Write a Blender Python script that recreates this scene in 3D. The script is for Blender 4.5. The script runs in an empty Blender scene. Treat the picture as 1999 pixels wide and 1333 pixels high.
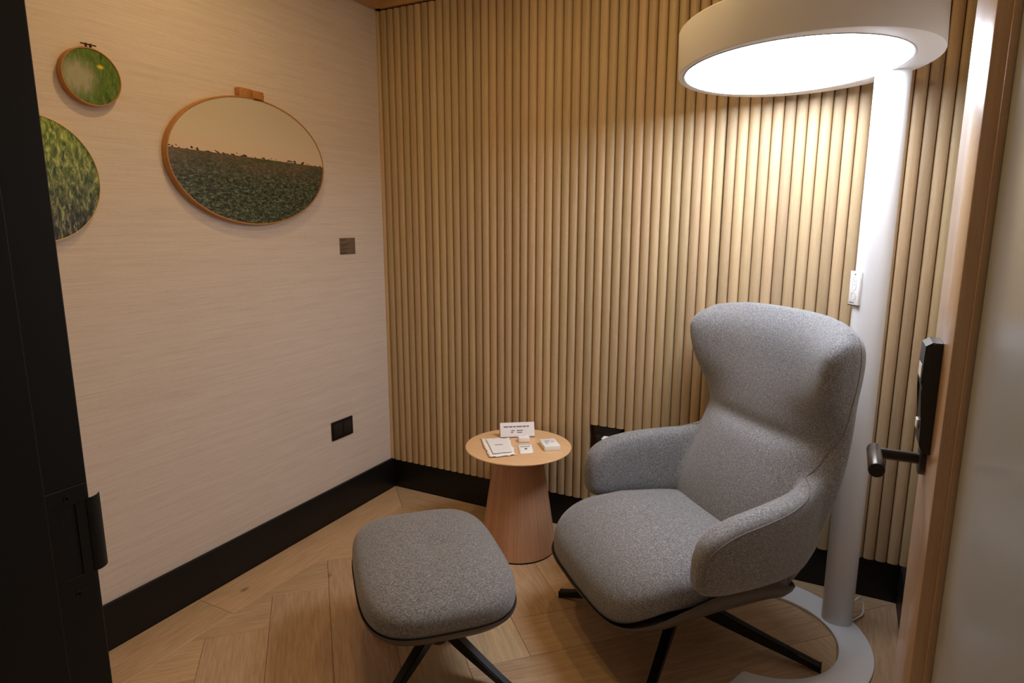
import bpy, bmesh, math, random
from mathutils import Vector, Matrix
random.seed(7)
scn = bpy.context.scene
C = scn.collection
PI = math.pi

# ------------------------------------------------------------------ camera
cd = bpy.data.cameras.new('camera'); cam = bpy.data.objects.new('camera', cd); C.objects.link(cam)
cd.sensor_width = 36.0; cd.lens = 36.0 * 1244.0 / 1999.0; cd.clip_start = 0.02
RW = ((0.8864941752760004, -0.08571070825662226, 0.4547326156015998),
      (0.4627387794454064, 0.16218626410539225, -0.8715322356246564),
      (0.0009482610925698183, 0.9830306659640299, 0.18343884696327592))
m = Matrix(RW).to_4x4(); m.translation = (2.2070375, -2.7713016, 1.5)
cam.matrix_world = m
scn.camera = cam

# ------------------------------------------------------------------ world, exposure
w = bpy.data.worlds.new('world'); scn.world = w; w.use_nodes = True
w.node_tree.nodes['Background'].inputs[0].default_value = (1.0, 0.88, 0.74, 1)
w.node_tree.nodes['Background'].inputs[1].default_value = 0.07
vs = scn.view_settings
vs.view_transform = 'Standard'; vs.look = 'None'; vs.gamma = 1.0; vs.use_curve_mapping = False
vs.exposure = 0.12
LAMP_STRENGTH = 17.0        # the reading lamp's diffuser
ADDED_DOWNLIGHT_W = 4.4          # each added, unseen warm ceiling light

# ------------------------------------------------------------------ helpers
def lerp(a, b, t): return a + (b - a) * t
def interp(tab, x):
    """smooth piecewise cubic through (x, y) pairs"""
    if x <= tab[0][0]: return tab[0][1]
    if x >= tab[-1][0]: return tab[-1][1]
    n = len(tab)
    for i in range(n - 1):
        if tab[i][0] <= x <= tab[i + 1][0]:
            x0, y0 = tab[i]; x1, y1 = tab[i + 1]; h = x1 - x0
            d0 = (y1 - tab[i - 1][1]) / (x1 - tab[i - 1][0]) if i > 0 else (y1 - y0) / h
            d1 = (tab[i + 2][1] - y0) / (tab[i + 2][0] - x0) if i < n - 2 else (y1 - y0) / h
            t = (x - x0) / h
            return ((2*t**3 - 3*t**2 + 1) * y0 + (t**3 - 2*t**2 + t) * h * d0 + (-2*t**3 + 3*t**2) * y1 + (t**3 - t**2) * h * d1)

def mesh_obj(name, verts, faces, mat=None, parent=None, smooth=False):
    me = bpy.data.meshes.new(name); me.from_pydata([tuple(v) for v in verts], [], faces); me.update()
    bm = bmesh.new(); bm.from_mesh(me); bmesh.ops.recalc_face_normals(bm, faces=bm.faces); bm.to_mesh(me); bm.free()
    return link(name, me, mat, parent, smooth)
def link(name, me, mat=None, parent=None, smooth=False):
    if smooth: me.polygons.foreach_set('use_smooth', [True] * len(me.polygons))
    if mat and not me.materials: me.materials.append(mat)
    o = bpy.data.objects.new(name, me); C.objects.link(o)
    if parent: o.parent = parent
    return o
def bm_obj(name, bm, mat=None, parent=None, smooth=False, angle=None):
    bmesh.ops.recalc_face_normals(bm, faces=bm.faces)
    me = bpy.data.meshes.new(name); bm.to_mesh(me); bm.free()
    o = link(name, me, mat, parent, smooth or angle is not None)
    if angle is not None: me.set_sharp_from_angle(angle=math.radians(angle))
    return o
def add_box(bm, x0, x1, y0, y1, z0, z1, bev=0.0, seg=2):
    r = bmesh.ops.create_cube(bm, size=1.0); vs_ = r['verts']
    for v in vs_:
        v.co = Vector((lerp(x0, x1, v.co.x + .5), lerp(y0, y1, v.co.y + .5), lerp(z0, z1, v.co.z + .5)))
    if bev > 0:
        es = list({e for v in vs_ for e in v.link_edges})
        bmesh.ops.bevel(bm, geom=es, offset=bev, segments=seg, affect='EDGES', profile=0.5)
def box(name, x0, x1, y0, y1, z0, z1, mat, parent=None, bev=0.0, seg=2):
    bm = bmesh.new(); add_box(bm, x0, x1, y0, y1, z0, z1, bev, seg)
    return bm_obj(name, bm, mat, parent, angle=35 if bev > 0 else None)
def prism(name, poly, z0, z1, mat, parent=None, bev=0.0, angle=40):
    bm = bmesh.new()
    vs_ = [bm.verts.new((p[0], p[1], z0)) for p in poly]
    f = bm.faces.new(vs_)
    r = bmesh.ops.extrude_face_region(bm, geom=[f])
    top = [v for v in r['geom'] if isinstance(v, bmesh.types.BMVert)]
    for v in top: v.co.z = z1
    if bev > 0:
        bm.normal_update()
        es = [e for e in bm.edges if abs(e.verts[0].co.z - e.verts[1].co.z) < 1e-6]
        bmesh.ops.bevel(bm, geom=es, offset=bev, segments=2, affect='EDGES', profile=0.5)
    return bm_obj(name, bm, mat, parent, angle=angle)
def lathe(name, prof, n, mat, parent=None, angle=35):
    verts = []; faces = []
    for r, z in prof:
        for i in range(n):
            a = 2 * PI * i / n; verts.append((r * math.cos(a), r * math.sin(a), z))
    for j in range(len(prof) - 1):
        for i in range(n):
            k = (i + 1) % n; faces.append((j*n + i, j*n + k, (j+1)*n + k, (j+1)*n + i))
    faces.append(tuple(range(n - 1, -1, -1))); faces.append(tuple((len(prof) - 1) * n + i for i in range(n)))
    o = mesh_obj(name, verts, faces, mat, parent, True)
    o.data.set_sharp_from_angle(angle=math.radians(angle))
    return o
def add_tube(bm, pts, rad, n=10, closed=False):
    pts = [Vector(p) for p in pts]; rings = []; N = len(pts)
    up = None
    for i, p in enumerate(pts):
        if closed: d = pts[(i + 1) % N] - pts[i - 1]
        else: d = pts[min(i + 1, N - 1)] - pts[max(i - 1, 0)]
        d.normalize()
        if up is None:
            up = Vector((0, 0, 1)) if abs(d.z) < .9 else Vector((1, 0, 0))
        a = d.cross(up)
        if a.length < 1e-6: a = d.cross(Vector((0, 1, 0)))
        a.normalize(); b = a.cross(d).normalized(); up = b
        r = rad[i] if isinstance(rad, (list, tuple)) else rad
        rings.append([bm.verts.new(p + a * (r * math.cos(2*PI*k/n)) + b * (r * math.sin(2*PI*k/n))) for k in range(n)])
    M = N if closed else N - 1
    for i in range(M):
        A, B = rings[i], rings[(i + 1) % N]
        for k in range(n): bm.faces.new((A[k], A[(k+1) % n], B[(k+1) % n], B[k]))
    if not closed:
        bm.faces.new(list(reversed(rings[0]))); bm.faces.new(rings[-1])
def tube(name, pts, rad, mat, parent=None, n=10, closed=False):
    bm = bmesh.new(); add_tube(bm, pts, rad, n, closed)
    return bm_obj(name, bm, mat, parent, angle=50)
def smooth_path(pts, n=8):
    """Catmull-Rom"""
    P = [Vector(p) for p in pts]; P = [2*P[0]-P[1]] + P + [2*P[-1]-P[-2]]; out = []
    for i in range(1, len(P) - 2):
        for k in range(n):
            t = k / n
            out.append(0.5 * ((2*P[i]) + (P[i+1]-P[i-1])*t + (2*P[i-1]-5*P[i]+4*P[i+1]-P[i+2])*t*t + (-P[i-1]+3*P[i]-3*P[i+1]+P[i+2])*t**3))
    out.append(P[-2]); return out
def tag(o, label, cat, group=None):
    o['label'] = label; o['category'] = cat
    if group: o['group'] = group
    return o
def thing(name, label, cat, loc=(0, 0, 0), rz=0.0, group=None):
    o = bpy.data.objects.new(name, None); C.objects.link(o); o.empty_display_size = .1
    o.location = loc; o.rotation_euler = (0, 0, rz)
    return tag(o, label, cat, group)
def struct(o, label=None):
    o['kind'] = 'structure'
    if label: o['label'] = label
    return o

# ------------------------------------------------------------------ materials
def srgb(r, g, b):
    f = lambda c: (c/255)/12.92 if c/255 <= .04045 else ((c/255 + .055)/1.055)**2.4
    return (f(r), f(g), f(b), 1.0)
def new_mat(name):
    mt = bpy.data.materials.new(name); mt.use_nodes = True
    nt = mt.node_tree; return mt, nt, nt.nodes['Principled BSDF']
def plain(name, col, rough=.5, spec=.5, metal=0.0, bump=0.0, bscale=400):
    mt, nt, b = new_mat(name)
    b.inputs['Base Color'].default_value = col; b.inputs['Roughness'].default_value = rough
    b.inputs['Specular IOR Level'].default_value = spec; b.inputs['Metallic'].default_value = metal
    tc = nt.nodes.new('ShaderNodeTexCoord'); nz = nt.nodes.new('ShaderNodeTexNoise'); nz.inputs['Scale'].default_value = bscale
    nt.links.new(tc.outputs['Object'], nz.inputs['Vector'])
    mr = nt.nodes.new('ShaderNodeMapRange'); mr.inputs['To Min'].default_value = max(0, rough - .04); mr.inputs['To Max'].default_value = min(1, rough + .04)
    nt.links.new(nz.outputs['Fac'], mr.inputs['Value']); nt.links.new(mr.outputs['Result'], b.inputs['Roughness'])
    if bump > 0:
        bp = nt.nodes.new('ShaderNodeBump'); bp.inputs['Strength'].default_value = bump; bp.inputs['Distance'].default_value = .001
        nt.links.new(nz.outputs['Fac'], bp.inputs['Height']); nt.links.new(bp.outputs['Normal'], b.inputs['Normal'])
    return mt
def mixc(nt, fac, a, b, typ='MIX'):
    n = nt.nodes.new('ShaderNodeMix'); n.data_type = 'RGBA'; n.blend_type = typ
    for s, v in ((n.inputs[0], fac), (n.inputs[6], a), (n.inputs[7], b)):
        if isinstance(v, (int, float, tuple)): s.default_value = v
        else: nt.links.new(v, s)
    return n.outputs[2]
def ramp(nt, fac, stops):
    r = nt.nodes.new('ShaderNodeValToRGB'); e = r.color_ramp.elements
    while len(e) < len(stops): e.new(.5)
    for i, (p, c) in enumerate(stops): e[i].position = p; e[i].color = c
    nt.links.new(fac, r.inputs[0]); return r.outputs[0]
def math_(nt, op, a, b=None, c=None):
    n = nt.nodes.new('ShaderNodeMath'); n.operation = op
    for s, v in zip(n.inputs, (a, b, c)):
        if v is None: continue
        if isinstance(v, (int, float)): s.default_value = v
        else: nt.links.new(v, s)
    return n.outputs[0]
def noise(nt, vec, scale, detail=4, rough=.55, dist=0.0):
    n = nt.nodes.new('ShaderNodeTexNoise'); n.inputs['Scale'].default_value = scale; n.inputs['Detail'].default_value = detail
    n.inputs['Roughness'].default_value = rough; n.inputs['Distortion'].default_value = dist
    nt.links.new(vec, n.inputs['Vector']); return n.outputs['Fac']
def obj_vec(nt, scale=(1, 1, 1), rnd=0.0):
    tc = nt.nodes.new('ShaderNodeTexCoord'); v = tc.outputs['Object']
    if rnd:
        oi = nt.nodes.new('ShaderNodeObjectInfo')
        mu = math_(nt, 'MULTIPLY', oi.outputs['Random'], rnd)
        a = nt.nodes.new('ShaderNodeVectorMath'); a.operation = 'ADD'
        nt.links.new(v, a.inputs[0]); nt.links.new(mu, a.inputs[1]); v = a.outputs[0]
    mp = nt.nodes.new('ShaderNodeMapping'); mp.inputs['Scale'].default_value = scale
    nt.links.new(v, mp.inputs['Vector']); return mp.outputs['Vector']
def wood(name, dark, light, stretch, rough=.45, var=.25, scale=1.0, knots=False, contrast=1.0, coat=0.0, tint=None):
    """stretch = small number on the grain axis"""
    mt, nt, b = new_mat(name)
    v1 = obj_vec(nt, tuple(s * scale for s in stretch), 37.0)
    n1 = noise(nt, v1, 7, 5, .6, .6)
    v2 = obj_vec(nt, tuple(s * scale * 9 for s in stretch), 11.0)
    n2 = noise(nt, v2, 12, 3, .6, .1)
    f = math_(nt, 'ADD', math_(nt, 'MULTIPLY', n1, .62), math_(nt, 'MULTIPLY', n2, .38))
    col = ramp(nt, f, [(.5 - .22/contrast, dark), (.5 + .2/contrast, light)])
    oi = nt.nodes.new('ShaderNodeObjectInfo')
    val = nt.nodes.new('ShaderNodeMapRange'); val.inputs['To Min'].default_value = 1 - var; val.inputs['To Max'].default_value = 1 + var * .6
    nt.links.new(oi.outputs['Random'], val.inputs['Value'])
    hs = nt.nodes.new('ShaderNodeHueSaturation'); nt.links.new(col, hs.inputs['Color']); nt.links.new(val.outputs[0], hs.inputs['Value'])
    r2 = math_(nt, 'FRACT', math_(nt, 'MULTIPLY', oi.outputs['Random'], 7.31))
    hr = nt.nodes.new('ShaderNodeMapRange'); hr.inputs['To Min'].default_value = .494; hr.inputs['To Max'].default_value = .506
    nt.links.new(r2, hr.inputs['Value']); nt.links.new(hr.outputs[0], hs.inputs['Hue'])
    out = hs.outputs[0]
    if knots:
        vk = obj_vec(nt, (2.6, 4.2, 1), 23.0)
        vo = nt.nodes.new('ShaderNodeTexVoronoi'); vo.inputs['Scale'].default_value = 1.0; nt.links.new(vk, vo.inputs['Vector'])
        k = ramp(nt, vo.outputs['Distance'], [(.0, (1, 1, 1, 1)), (.035, (.75, .75, .75, 1)), (.07, (0, 0, 0, 1))])
        out = mixc(nt, math_(nt, 'MULTIPLY', k, .7), out, srgb(78, 44, 22))
    nt.links.new(out, b.inputs['Base Color'])
    rr = nt.nodes.new('ShaderNodeMapRange'); rr.inputs['To Min'].default_value = rough + .06; rr.inputs['To Max'].default_value = rough - .06
    nt.links.new(f, rr.inputs['Value']); nt.links.new(rr.outputs[0], b.inputs['Roughness'])
    bp = nt.nodes.new('ShaderNodeBump'); bp.inputs['Strength'].default_value = .12; bp.inputs['Distance'].default_value = .002
    nt.links.new(f, bp.inputs['Height']); nt.links.new(bp.outputs['Normal'], b.inputs['Normal'])
    b.inputs['Coat Weight'].default_value = coat; b.inputs['Coat Roughness'].default_value = .2
    return mt

M = {}
M['slat'] = wood('oak_slat', srgb(175, 149, 112), srgb(200, 175, 138), (14, 14, .7), .5, .16)
M['plank'] = wood('oak_plank', srgb(172, 138, 102), srgb(215, 185, 147), (1.1, 14, 14), .42, .16, knots=True, contrast=1.1)
M['trim_wood'] = wood('oak_trim', srgb(188, 146, 94), srgb(212, 172, 118), (.8, 14, 14), .5, .08)
M['door_wood'] = wood('oak_door', srgb(182, 147, 112), srgb(209, 176, 142), (14, 14, .7), .34, .06, coat=.7)
M['table_top'] = wood('oak_table_top', srgb(218, 178, 130), srgb(233, 197, 150), (1.2, 15, 15), .38, .04)
M['black'] = plain('black_paint', srgb(17, 16, 16), .5, .35)
M['black_metal'] = plain('black_metal', srgb(24, 23, 23), .34, .5, .3)
M['bronze'] = plain('dark_bronze', srgb(62, 56, 52), .32, .5, .85)
M['dark_grey'] = plain('dark_grey_plastic', srgb(34, 33, 33), .4, .5)
M['white_metal'] = plain('white_powder_coat', srgb(226, 226, 228), .38, .5, bump=.05)
M['white_plastic'] = plain('white_plastic', srgb(242, 242, 241), .35, .5)
M['line_grey'] = plain('grey_outline', srgb(168, 168, 172), .5)
M['ink'] = plain('grey_ink', srgb(120, 122, 126), .7)
M['ink_blue'] = plain('pale_blue_ink', srgb(160, 192, 214), .7)
M['ink_dark'] = plain('dark_ink', srgb(58, 42, 34), .7)
M['paper'] = plain('white_paper', srgb(246, 245, 244), .75, .2, bump=.1, bscale=90)
M['paper_grey'] = plain('pale_grey_paper', srgb(238, 239, 240), .7, .2)
M['acrylic_back'] = plain('white_card', srgb(246, 243, 247), .3, .5)
M['plaque'] = plain('bronze_plaque', srgb(126, 108, 92), .4, .5, .2)
M['shell'] = plain('taupe_shell', srgb(78, 70, 63), .42, .5)
M['hoop'] = wood('hoop_wood', srgb(168, 112, 54), srgb(196, 142, 82), (6, 6, 6), .4, .05)
M['hoop_pale'] = wood('hoop_wood_pale', srgb(216, 184, 108), srgb(232, 206, 138), (6, 6, 6), .4, .05)
M['wall_plain'] = plain('painted_wall', srgb(196, 184, 170), .8, .2, bump=.1, bscale=200)
M['ceiling'] = plain('ceiling_paint', srgb(214, 206, 194), .8, .2, bump=.08, bscale=150)
M['subfloor'] = plain('dark_joint', srgb(70, 48, 30), .8, .2)
M['backing'] = plain('slat_backing', srgb(64, 42, 22), .8, .2)

def wallpaper():
    mt, nt, b = new_mat('grasscloth_wallpaper')
    n1 = noise(nt, obj_vec(nt, (1, 6, 260)), 1.0, 4, .6)
    n2 = noise(nt, obj_vec(nt, (1, 1.2, 60)), 1.0, 3, .6, .3)
    n3 = noise(nt, obj_vec(nt, (1, 60, 420)), 1.0, 2, .5)
    f = math_(nt, 'ADD', math_(nt, 'MULTIPLY', n1, .5), math_(nt, 'ADD', math_(nt, 'MULTIPLY', n2, .3), math_(nt, 'MULTIPLY', n3, .2)))
    col = ramp(nt, f, [(.34, srgb(208, 194, 182)), (.52, srgb(221, 209, 198)), (.68, srgb(230, 220, 211))])
    nt.links.new(col, b.inputs['Base Color']); b.inputs['Roughness'].default_value = .7; b.inputs['Specular IOR Level'].default_value = .25
    bp = nt.nodes.new('ShaderNodeBump'); bp.inputs['Strength'].default_value = .35; bp.inputs['Distance'].default_value = .0015
    nt.links.new(f, bp.inputs['Height']); nt.links.new(bp.outputs['Normal'], b.inputs['Normal'])
    return mt
M['wallpaper'] = wallpaper()

def fabric():
    mt, nt, b = new_mat('heather_grey_weave')
    a = noise(nt, obj_vec(nt, (620, 620, 220)), 1.0, 2, .6)
    c = noise(nt, obj_vec(nt, (200, 200, 700)), 1.0, 2, .6)
    d = noise(nt, obj_vec(nt, (1100, 1100, 1100)), 1.0, 1, .5)
    f = math_(nt, 'ADD', math_(nt, 'MULTIPLY', a, .38), math_(nt, 'ADD', math_(nt, 'MULTIPLY', c, .38), math_(nt, 'MULTIPLY', d, .24)))
    col = ramp(nt, f, [(.37, srgb(66, 66, 67)), (.5, srgb(115, 115, 117)), (.62, srgb(178, 178, 181))])
    nt.links.new(col, b.inputs['Base Color'])
    b.inputs['Roughness'].default_value = .85; b.inputs['Specular IOR Level'].default_value = .2
    b.inputs['Sheen Weight'].default_value = .25; b.inputs['Sheen Roughness'].default_value = .5
    bp = nt.nodes.new('ShaderNodeBump'); bp.inputs['Strength'].default_value = .5; bp.inputs['Distance'].default_value = .0015
    nt.links.new(f, bp.inputs['Height']); nt.links.new(bp.outputs['Normal'], b.inputs['Normal'])
    return mt
M['fabric'] = fabric()
M['thread'] = plain('grey_thread', srgb(120, 116, 112), .8, .2)

def veneer_cone():
    mt, nt, b = new_mat('walnut_oak_veneer')
    tc = nt.nodes.new('ShaderNodeTexCoord'); sp = nt.nodes.new('ShaderNodeSeparateXYZ'); nt.links.new(tc.outputs['Object'], sp.inputs[0])
    an = math_(nt, 'ARCTAN2', sp.outputs[1], sp.outputs[0])
    strip = math_(nt, 'FLOOR', math_(nt, 'MULTIPLY', an, 18 / PI))
    wn = nt.nodes.new('ShaderNodeTexWhiteNoise'); wn.noise_dimensions = '1D'; nt.links.new(strip, wn.inputs['W'])
    cb = nt.nodes.new('ShaderNodeCombineXYZ')
    nt.links.new(math_(nt, 'MULTIPLY', an, 26), cb.inputs[0]); nt.links.new(math_(nt, 'MULTIPLY', sp.outputs[2], 2.2), cb.inputs[1]); nt.links.new(math_(nt, 'MULTIPLY', wn.outputs[0], 20), cb.inputs[2])
    n1 = noise(nt, cb.outputs[0], 1.0, 5, .65, .3)
    n2 = noise(nt, cb.outputs[0], 6.0, 2, .6)
    f = math_(nt, 'ADD', math_(nt, 'MULTIPLY', n1, .6), math_(nt, 'MULTIPLY', n2, .4))
    col = ramp(nt, f, [(.3, srgb(176, 128, 96)), (.7, srgb(210, 164, 130))])
    hs = nt.nodes.new('ShaderNodeHueSaturation'); nt.links.new(col, hs.inputs['Color'])
    mr = nt.nodes.new('ShaderNodeMapRange'); mr.inputs['To Min'].default_value = .9; mr.inputs['To Max'].default_value = 1.08
    nt.links.new(wn.outputs[0], mr.inputs['Value']); nt.links.new(mr.outputs[0], hs.inputs['Value'])
    nt.links.new(hs.outputs[0], b.inputs['Base Color']); b.inputs['Roughness'].default_value = .42
    return mt
M['veneer'] = veneer_cone()

def emit(name, col, s):
    mt, nt, b = new_mat(name)
    b.inputs['Base Color'].default_value = (.9, .9, .9, 1)
    b.inputs['Emission Color'].default_value = col; b.inputs['Emission Strength'].default_value = s
    return mt
M['diffuser'] = emit('lamp_diffuser', (.91, .97, 1.09, 1), LAMP_STRENGTH)
M['downlight'] = emit('added_downlight_lens', (1.0, .66, .32, 1), 5.0)  # glowing lens of the added, unseen ceiling lights

def frosted():
    mt, nt, b = new_mat('frosted_glass')
    b.inputs['Base Color'].default_value = srgb(186, 192, 195); b.inputs['Roughness'].default_value = .22
    b.inputs['Transmission Weight'].default_value = .15; b.inputs['IOR'].default_value = 1.45
    n = noise(nt, obj_vec(nt, (600, 600, 600)), 1.0, 2)
    bp = nt.nodes.new('ShaderNodeBump'); bp.inputs['Strength'].default_value = .06; bp.inputs['Distance'].default_value = .0005
    nt.links.new(n, bp.inputs['Height']); nt.links.new(bp.outputs['Normal'], b.inputs['Normal'])
    return mt
M['frosted'] = frosted()

def print_landscape(zc):
    """pale dusk sky over a grazed hillside; object coords: y along the wall, z up"""
    mt, nt, b = new_mat('hillside_print')
    tc = nt.nodes.new('ShaderNodeTexCoord'); sp = nt.nodes.new('ShaderNodeSeparateXYZ'); nt.links.new(tc.outputs['Object'], sp.inputs[0])
    y, z = sp.outputs[1], sp.outputs[2]
    hz = math_(nt, 'ADD', math_(nt, 'MULTIPLY', y, -.022), .017)          # horizon line
    cb = nt.nodes.new('ShaderNodeCombineXYZ'); nt.links.new(y, cb.inputs[0]); nt.links.new(math_(nt, 'MULTIPLY', z, 1.6), cb.inputs[1])
    n = noise(nt, cb.outputs[0], 48, 2, .6)
    d0 = math_(nt, 'SUBTRACT', z, hz)
    trees = math_(nt, 'MULTIPLY', math_(nt, 'LESS_THAN', d0, .013), math_(nt, 'GREATER_THAN', math_(nt, 'SUBTRACT', n, math_(nt, 'MULTIPLY', d0, 9.0)), .535))
    ground = math_(nt, 'LESS_THAN', d0, 0.0)
    sky = ramp(nt, math_(nt, 'MULTIPLY_ADD', d0, 3.6, .0), [(0, srgb(222, 198, 170)), (.25, srgb(216, 202, 178)), (1, srgb(202, 195, 180))])
    # grass gets coarser and darker down the picture
    dep = math_(nt, 'MULTIPLY', d0, -4.2)
    v = nt.nodes.new('ShaderNodeCombineXYZ'); nt.links.new(math_(nt, 'MULTIPLY', y, 55), v.inputs[0]); nt.links.new(math_(nt, 'MULTIPLY', z, 120), v.inputs[1])
    g1 = noise(nt, v.outputs[0], 1.0, 6, .75, .8)
    g2 = noise(nt, v.outputs[0], .12, 3, .5)
    fine = ramp(nt, g1, [(.40, srgb(14, 24, 21)), (.5, srgb(60, 72, 56)), (.62, srgb(128, 138, 112))])
    hill = ramp(nt, g2, [(.35, srgb(84, 84, 58)), (.65, srgb(118, 96, 76))])
    gr = mixc(nt, ramp(nt, dep, [(.02, (.25, .25, .25, 1)), (.45, (.95, .95, .95, 1))]), hill, fine)
    col = mixc(nt, trees, sky, srgb(58, 46, 38)); col = mixc(nt, ground, col, gr)
    nt.links.new(col, b.inputs['Base Color']); b.inputs['Roughness'].default_value = .35; b.inputs['Specular IOR Level'].default_value = .3
    return mt
def print_meadow(name, stops, seed, scale, pale=None, soft=False):
    mt, nt, b = new_mat(name)
    tc = nt.nodes.new('ShaderNodeTexCoord'); mp = nt.nodes.new('ShaderNodeMapping'); mp.inputs['Location'].default_value = (seed, seed * 2.1, seed * .7)
    nt.links.new(tc.outputs['Object'], mp.inputs['Vector'])
    mp.inputs['Rotation'].default_value = (.6 if not soft else .2, 0, 0); mp.inputs['Scale'].default_value = (1, 1.5, .55)
    n1 = noise(nt, mp.outputs[0], scale, 7, .72, 0.5 if not soft else .4)
    n2 = noise(nt, mp.outputs[0], scale * .16, 2, .5)
    sp = nt.nodes.new('ShaderNodeSeparateXYZ'); nt.links.new(tc.outputs['Object'], sp.inputs[0])
    f = math_(nt, 'ADD', math_(nt, 'MULTIPLY', n1, .8), math_(nt, 'MULTIPLY', n2, .2))
    col = ramp(nt, f, stops)
    if pale:
        # a cloud of pale seed heads left of the middle
        dy = math_(nt, 'ADD', sp.outputs[1], .045); dz = math_(nt, 'ADD', sp.outputs[2], .005)
        dist = math_(nt, 'SQRT', math_(nt, 'ADD', math_(nt, 'MULTIPLY', dy, dy), math_(nt, 'MULTIPLY', dz, dz)))
        k = ramp(nt, math_(nt, 'ADD', math_(nt, 'MULTIPLY', dist, 9.0), math_(nt, 'MULTIPLY_ADD', n1, 1.2, -.6)), [(.25, (.85, .85, .85, 1)), (.6, (0, 0, 0, 1))])
        col = mixc(nt, k, col, pale)
        ey = math_(nt, 'SUBTRACT', sp.outputs[1], .03); ez = math_(nt, 'SUBTRACT', sp.outputs[2], .036)
        e2 = math_(nt, 'SQRT', math_(nt, 'ADD', math_(nt, 'MULTIPLY', ey, ey), math_(nt, 'MULTIPLY', math_(nt, 'MULTIPLY', ez, ez), 3)))
        col = mixc(nt, ramp(nt, e2, [(.006, (1, 1, 1, 1)), (.013, (0, 0, 0, 1))]), col, srgb(226, 200, 60))
    else:
        # lighter yellow-green blades towards the top of the picture, dark soil and purple below
        up = ramp(nt, math_(nt, 'MULTIPLY_ADD', sp.outputs[2], 2.6, .45), [(.1, (0, 0, 0, 1)), (.8, (1, 1, 1, 1))])
        hi = ramp(nt, n1, [(.36, srgb(40, 66, 10)), (.5, srgb(128, 154, 40)), (.62, srgb(214, 220, 120))])
        col = mixc(nt, math_(nt, 'MULTIPLY', up, .9), col, hi)
    nt.links.new(col, b.inputs['Base Color']); b.inputs['Roughness'].default_value = .4; b.inputs['Specular IOR Level'].default_value = .3
    return mt

# ------------------------------------------------------------------ the room
XW = -.015                      # face of the papered wall
XR = 2.50                       # right wall
YN = -2.30                      # room side of the doorway wall
HC = 2.70                       # ceiling
struct(box('wall_left', XW - .10, XW, -2.60, .12, 0, HC, M['wallpaper']), 'beige grasscloth papered wall')
struct(box('wall_right', XR + .04, XR + .13, -2.6, .12, 0, HC, M['wall_plain']))
struct(box('wall_front', XW, 1.14, YN - .16, YN, 0, HC, M['wall_plain']))
struct(box('ceiling', XW - .1, XR + .1, -2.6, .12, HC, HC + .05, M['ceiling']))
wb = struct(box('wall_back', XW - .1, XR + .1, .012, .11, 0, HC, M['backing']), 'wall of vertical half-round oak slats')

# slats: one mesh shared, each an object; three are interrupted by the socket recess
PITCH = .0421; X0 = .0065 - PITCH; ZB, ZT = .168, 2.548
def slat_mesh(name, segs, wd):
    verts = []; faces = []; n = 12; hw = wd / 2
    prof = []
    for i in range(n + 1):
        a = PI * i / n
        prof.append((-hw * math.cos(a), .006 - .019 * math.sin(a) ** .62))
    prof = [(-hw, .012)] + prof + [(hw, .012)]
    k = len(prof)
    for z0, z1 in segs:
        o = len(verts)
        verts += [(x, y, z0) for x, y in prof] + [(x, y, z1) for x, y in prof]
        faces += [(o + i, o + (i + 1) % k, o + k + (i + 1) % k, o + k + i) for i in range(k)]
        faces += [tuple(o + i for i in range(k))[::-1], tuple(o + k + i for i in range(k))]
    me = bpy.data.meshes.new(name); me.from_pydata(verts, [], faces); me.update()
    bm = bmesh.new(); bm.from_mesh(me); bmesh.ops.recalc_face_normals(bm, faces=bm.faces); bm.to_mesh(me); bm.free()
    me.polygons.foreach_set('use_smooth', [True] * len(me.polygons)); me.set_sharp_from_angle(angle=math.radians(50))
    me.materials.append(M['slat']); return me
whole = slat_mesh('slat', [(ZB, ZT)], PITCH - .0016)
OX0, OX1, OZ0, OZ1 = 1.209, 1.338, .40, .550      # socket recess
cut = slat_mesh('slat_cut', [(ZB, OZ0 - .003), (OZ1 + .003, ZT)], PITCH - .0016)
for i in range(61):
    xc = X0 + PITCH * (i + .5)
    if xc + PITCH/2 > XR + .04: break
    dx = .0022 if i > 41 else 0.0                   # the open joint between two slat panels
    o = link('slat', cut if OX0 - .01 < xc < OX1 + .01 else whole, None, wb)
    o.location = (xc + dx, 0, 0)

# skirtings
struct(box('baseboard_left', XW, 0, -2.3, 0, 0, .172, M['black'], bev=.002))
struct(box('baseboard_back', XW, XR, 0, .012, 0, .168, M['black'], bev=.001))
struct(box('baseboard_right', XR, XR + .04, -2.3, 0, 0, .168, M['black'], bev=.002))

# oak cornice
struct(box('trim_1', XW, XW + .034, -2.30, .012, 2.556, 2.69, M['trim_wood'], bev=.0015))
o = struct(box('trim_2', -1.3, 1.3, -.017, .017, -.067, .067, M['trim_wood'], bev=.0015)); o.location = (1.25, -.005, 2.623)

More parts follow.
